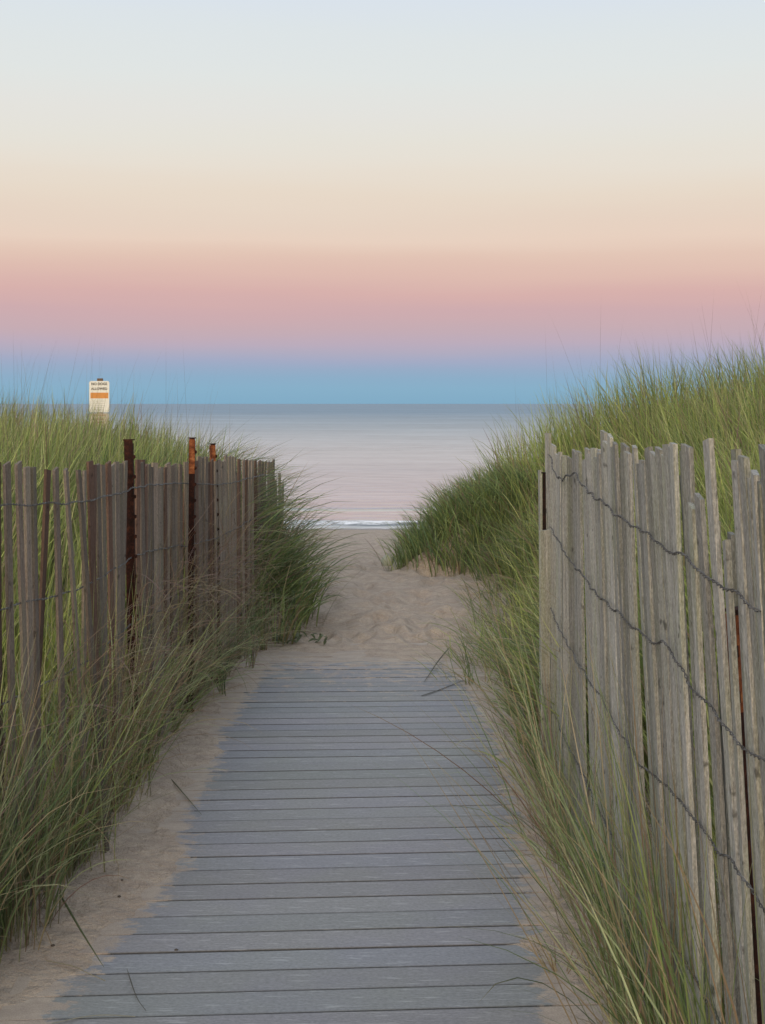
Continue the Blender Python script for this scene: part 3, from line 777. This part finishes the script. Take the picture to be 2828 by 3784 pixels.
strip('fence_grass', 'tall green blades standing before the nearest slats of the grey fence', (1.95, 3.3), lambda y, n: RF(y) - .02 - np.abs(rng.normal(0, .03, n)), 34, PI - .3, .16, .35, (.45, 1.05), .22, W=(.003, .0065), per=7, spread=.04, lean_sd=1.2, pal=np.concatenate([GREEN, PALE]))
strip('fence_grass', 'scattered low blades creeping over the sand right of the path end', (7.0, 10.6), lambda y, n: toeR(y) - rng.uniform(-.05, .32, n), 85, PI, .6, .7, (.15, .45), .2, W=(.004, .008), per=5, spread=.05, lean_sd=1.0, pal=GREEN)
# dry curly tangle hanging in the brown fence
def tangle(name, label, yc, zc, n, sy, sz, xoff, L=(.18, .5)):
    y = rng.normal(yc, sy, n); z = rng.normal(zc, sz, n); x = LF(y) + xoff + np.abs(rng.normal(0, .05, n))
    G = Grass(); q = n
    c = np.where(rng.random((q, 1)) < .5, pick(BROWN, q), pick(TAN, q) * .8)
    G.add(x, y, rng.uniform(*L, q), rng.uniform(.002, .004, q), rng.uniform(-1.9, 1.2, q), rng.uniform(.6, 1.6, q), rng.normal(.6, .8, q), c, z=z, nseg=7, sway=.9)
    o = G.build(name); tag(o, label, 'dry grass', kind='stuff')
tangle('dry_grass', 'brown tangle of dead grass caught in the brown fence near its far stakes', 6.7, .55, 620, .75, .13, .02)
tangle('dry_grass', 'straw coloured dead grass matted against the near part of the brown fence', 4.6, .48, 300, .5, .14, .03)

# ---- single tufts and plants one can pick out
def tuft(label, px, py, n, L, W, az0, spread_az, th, kp, pal, name='grass_tuft', dry=.1, group=None, tall=None, z0=0.0):
    d = CAMH * F / (py - HZ); x = (px - 1414) * d / F; z = gz(x, d); d2 = (CAMH - z) * F / (py - HZ); x = (px - 1414) * d2 / F
    d = d2; z = gz(x, d)
    bx = rng.normal(0, .012, n); by = rng.normal(0, .012, n)
    V, Q, c = blade_mesh(np.stack([bx, by, np.full(n, -.012)], -1), rng.uniform(L*.55, L, n), rng.uniform(W*.7, W, n), az0 + rng.uniform(-spread_az, spread_az, n),
                         np.abs(rng.normal(th, .12, n)), rng.normal(kp, .3, n), palette(n, dry, .02, pal=pal), nseg=8, tipcol=(rng.random(n) < .4) * .7)
    o = mesh_np(name, V, Q, m_grass, smooth=True, col=c); o.location = (x, d, z)
    tag(o, label, 'grass tuft', group); return o
G_T = 'grass tufts beside the boardwalk'
tuft('slim green tuft on a single stem in the sand left of the boardwalk', 824, 2566, 13, .42, .007, .6, 3.1, .12, .45, DEEP, group=G_T)
tuft('dark green tuft at the far corner of the brown fence foot', 925, 2470, 16, .5, .007, 1.5, 3.1, .10, .25, DEEP, group=G_T)
tuft('upright tuft with a rusty brown base where the far bush meets the sand', 972, 2400, 26, .62, .007, .9, 3.1, .12, .3, GREEN, group=G_T)
tuft('sprawling tuft reaching over the sand halfway along the left edge', 640, 2700, 24, .55, .006, -.2, .9, .55, .9, GREEN, group=G_T, dry=.2)
tuft('straggling tuft right of the farthest boards, blades fanned to the left', 1905, 2560, 40, .6, .007, PI, 1.0, .5, .7, GREEN, group=G_T, dry=.15)
tuft('green tuft at the near end of the brown fence in the bottom left', 60, 3330, 34, .55, .008, -.3, 1.4, .4, .8, GREEN, group=G_T, dry=.25)
tuft('long bladed green tuft at the foot of the grey fence, nearest the camera', 2330, 3560, 30, .7, .008, PI * .8, 1.3, .35, .5, DEEP, group=G_T, dry=.2)
tuft('tan and green tuft fanned over the sand by the nearest boards', 2190, 3300, 24, .6, .007, PI, 1.0, .55, .5, GREEN, group=G_T, dry=.5)
tuft('small dry tuft at the edge of the boards in the lower right', 2070, 3600, 14, .16, .005, 1.5, 2.8, .5, .5, TAN, group=G_T, dry=.7)
tuft('green tuft leaning out between the grey fence and the boards', 2040, 2960, 24, .5, .007, PI, 1.0, .42, .6, GREEN, group=G_T, dry=.2)

# single blades lying about
def lay(label, pts, W, col, name='fallen_straw', lift=.006, cat='blade of grass', group='single blades lying on sand and boards'):
    """blade lying on the ground through the given spots"""
    P = []
    for px, py, h in pts:
        d = (CAMH - h) * F / (py - HZ); x = (px - 1414) * d / F
        zg = max(gz(x, d), 0 if (-.9 < x < .6 and d < 8.4) else -9) + lift + h
        d = (CAMH - zg) * F / (py - HZ); x = (px - 1414) * d / F
        P.append((x, d, zg))
    P = np.array(P); s = np.linspace(0, 1, len(P)); t = np.linspace(0, 1, 12)
    # quadratic-ish smoothing
    Q = np.stack([np.interp(t, s, P[:, k]) for k in range(3)], -1)
    for _ in range(3): Q[1:-1] = (Q[:-2] + 2*Q[1:-1] + Q[2:]) / 4
    T = np.gradient(Q, axis=0); Nn = np.stack([-T[:, 1], T[:, 0], 0*T[:, 0]], -1); Nn /= np.linalg.norm(Nn, axis=1)[:, None]
    w = (W / 2 * np.minimum(1, .4 + t * 4) * (1 - t) ** .5)[:, None]; w[-1] = .0003
    up = np.array([0, 0, .0015])
    c0 = Q[0]; A = Q - Nn * w - c0; B = Q + Nn * w - c0; Mid = Q - c0 + up; D = Mid - up * 1.6
    V = np.concatenate([A, Mid, B, D]); n = len(t); F_ = []
    for i in range(n - 1):
        for a, b in ((0, n), (n, 2*n), (2*n, 3*n), (3*n, 0)): F_.append((a + i, a + i + 1, b + i + 1, b + i))
    o = mesh_np(name, V, F_, m_grass, smooth=True, col=np.tile(np.array(col), (len(V), 1))); o.location = tuple(c0)
    tag(o, label, cat, group); return o
DK = (.09, .095, .065)
K = 1.7107
lay('dark blade lying slantwise across the boards near their far end', [(910*K,1503*K,0),(950*K,1490*K,.0),(1003*K,1469*K,0)], .011, DK)
lay('curved dark blade arching over the farthest boards', [(1668,2385,.03),(1620,2440,.025),(1595,2480,.01),(1568,2520,0)], .010, DK)
lay('long dark blade pointing at the boards from the left sand, mid way', [(635,2880,0),(690,2945,0),(745,3010,0)], .006, (.16,.17,.10))
lay('long green blade crossing the sand to the boards in the bottom left', [(220,3300,.06),(300,3440,.04),(385,3575,0)], .008, (.13,.16,.07))
lay('pale dry blade bent over the corner of the bottom left boards', [(170,3550,0),(280,3570,0),(310,3590,.01),(390,3625,.0)], .006, (.36,.33,.24))
lay('faint dry blade curving over the boards at the very bottom left', [(190,3783,0),(290,3760,.0),(380,3748,0),(500,3757,0)], .005, (.34,.34,.28))
lay('thin dark stem lying on the boards at the bottom, forked', [(470,3580,0),(495,3660,0),(512,3700,0),(540,3735,0)], .003, (.13,.13,.11))
lay('pair of straw blades crossing the sand beside the grey fence foot', [(2030,3360,.0),(2130,3300,.04),(2330,3170,.12)], .006, (.45,.38,.25))
lay('straw stalk leaning left from the grey fence over the sand', [(2330,3330,.06),(2200,3420,.03),(2110,3475,0)], .006, (.40,.34,.22))
lay('pale stalks stretched flat toward the grey fence near the bottom', [(2260,3585,.03),(2450,3600,.08),(2660,3630,.12)], .006, (.46,.40,.28))
lay('bleached scrap of leaf at the right edge of the boards', [(1840,2918,0),(1870,2912,.004),(1905,2918,0)], .012, (.62,.60,.52))
lay('bleached curled leaf standing on the sand right of the boards', [(1855,2690,.0),(1863,2720,.01),(1858,2745,0)], .010, (.60,.57,.48))
lay('long green blade lying out over the right sand toward the far boards', [(1975,2700,.12),(1920,2620,.08),(1870,2560,.03)], .008, (.09,.13,.05))
lay('dark green blade slanting down from the right grass at mid path', [(1955,2700,.02),(1910,2620,.03),(1865,2545,.02)], .009, (.06,.09,.04))
lay('thin blade slanting over the right sand beside the middle boards', [(1950,2760,0),(1880,2670,.02),(1800,2580,.0),(1775,2545,0)], .006, (.16,.16,.09))
lay('long dark green blade reaching left over the near right sand', [(2230,3390,.10),(2080,3160,.06),(1950,3010,.0)], .009, (.09,.115,.05))
lay('straw blade reaching up left over the near right sand', [(2080,3050,.08),(2030,2960,.05),(1990,2870,.0)], .006, (.46,.36,.24))

# low leafy weed at the end of the left bush
wd = CAMH * F / (2385 - HZ); wx_ = (1110 - 1414) * wd / F
weed = empty('leafy_weed', (wx_, wd, gz(wx_, wd)))
tag(weed, 'low broad leaved green weed on the sand below the left bush', 'weed')
def leaf_mesh(L, W):
    V = []; Q = []; n = 6
    for i in range(n + 1):
        t = i / n; w = W * math.sin(math.pi * min(1, t * .93 + .05)) ** .8 / 2; z = .25 * L * math.sin(t * 2.2) ; x = L * t
        V += [(x, -w, z + w * .35), (x, 0, z), (x, w, z + w * .35)]
    for i in range(n):
        a = i * 3; Q += [(a, a+3, a+4, a+1), (a+1, a+4, a+5, a+2)]
    return V, Q
r = random.Random(4)
for i in range(26):
    V, Q = leaf_mesh(r.uniform(.04, .07), r.uniform(.018, .03))
    k = r.uniform(.7, 1.2)
    o = mesh_np('leaf', V, Q, m_grass, weed, smooth=True, col=np.tile(np.array([.17, .21, .12]) * k, (len(V), 1)))
    o.location = (r.uniform(-.16, .16), r.uniform(-.05, .05), r.uniform(0, .05)); o.rotation_euler = (r.uniform(-.3, .3), r.uniform(-.5, .1), r.uniform(0, 6.3))

# pebbles / dark bits on the sand
m_peb = plain('dark_pebble', (.07, .06, .05), .8, .3, .3, 80)
def pebble(label, px, py, s):
    d = CAMH * F / (py - HZ); x = (px - 1414) * d / F; z = gz(x, d); d = (CAMH - z) * F / (py - HZ); x = (px - 1414) * d / F
    V = []; Q = []; nu, nv = 8, 5; r = random.Random(px)
    for j in range(nv + 1):
        ph = math.pi * j / nv
        for i in range(nu):
            a = 2 * math.pi * i / nu; q = s * (1 + r.uniform(-.18, .18))
            V.append((q * math.sin(ph) * math.cos(a), q * .8 * math.sin(ph) * math.sin(a), q * .55 * math.cos(ph)))
    for j in range(nv):
        for i in range(nu): Q.append((j*nu + i, (j+1)*nu + i, (j+1)*nu + (i+1) % nu, j*nu + (i+1) % nu))
    zt = max(gz(x, d), 0 if (-.9 < x < .6 and d < 8.4 and px > 600) else -9)
    o = mesh_np('pebble', V, Q, m_peb, smooth=True); o.location = (x, d, zt + s * .3)
    tag(o, label, 'pebble', 'dark pebbles beside the boards')
pebble('small dark pebble on the left sand beside the near boards', 441, 3315, .006)
pebble('dark chip on the bottom left sand, below the fence end', 196, 3493, .006)
pebble('tiny dark speck of stone left of the near boards, farther up', 452, 3252, .004)
pebble('small dark lump on a near board at the bottom', 652, 3580, .006)
m_pale = plain('pale_lump', (.42, .43, .34), .85, .2, .12, 18)
pebble('pale lump added for sand glimpsed through the grass at the tip of the right dune', 1433, 2098, .075)
st_ = bpy.data.objects['pebble.004']; st_.name = 'stone'; st_.data.materials.clear(); st_.data.materials.append(m_pale); st_.scale = (.75, .8, 1.7); st_.location.z += .03  # added lump in place of pale sand showing between the blades
st_['category'] = 'stone'; del st_['group']
print('done', sum(len(o.data.vertices) for o in bpy.data.objects if o.type == 'MESH'))
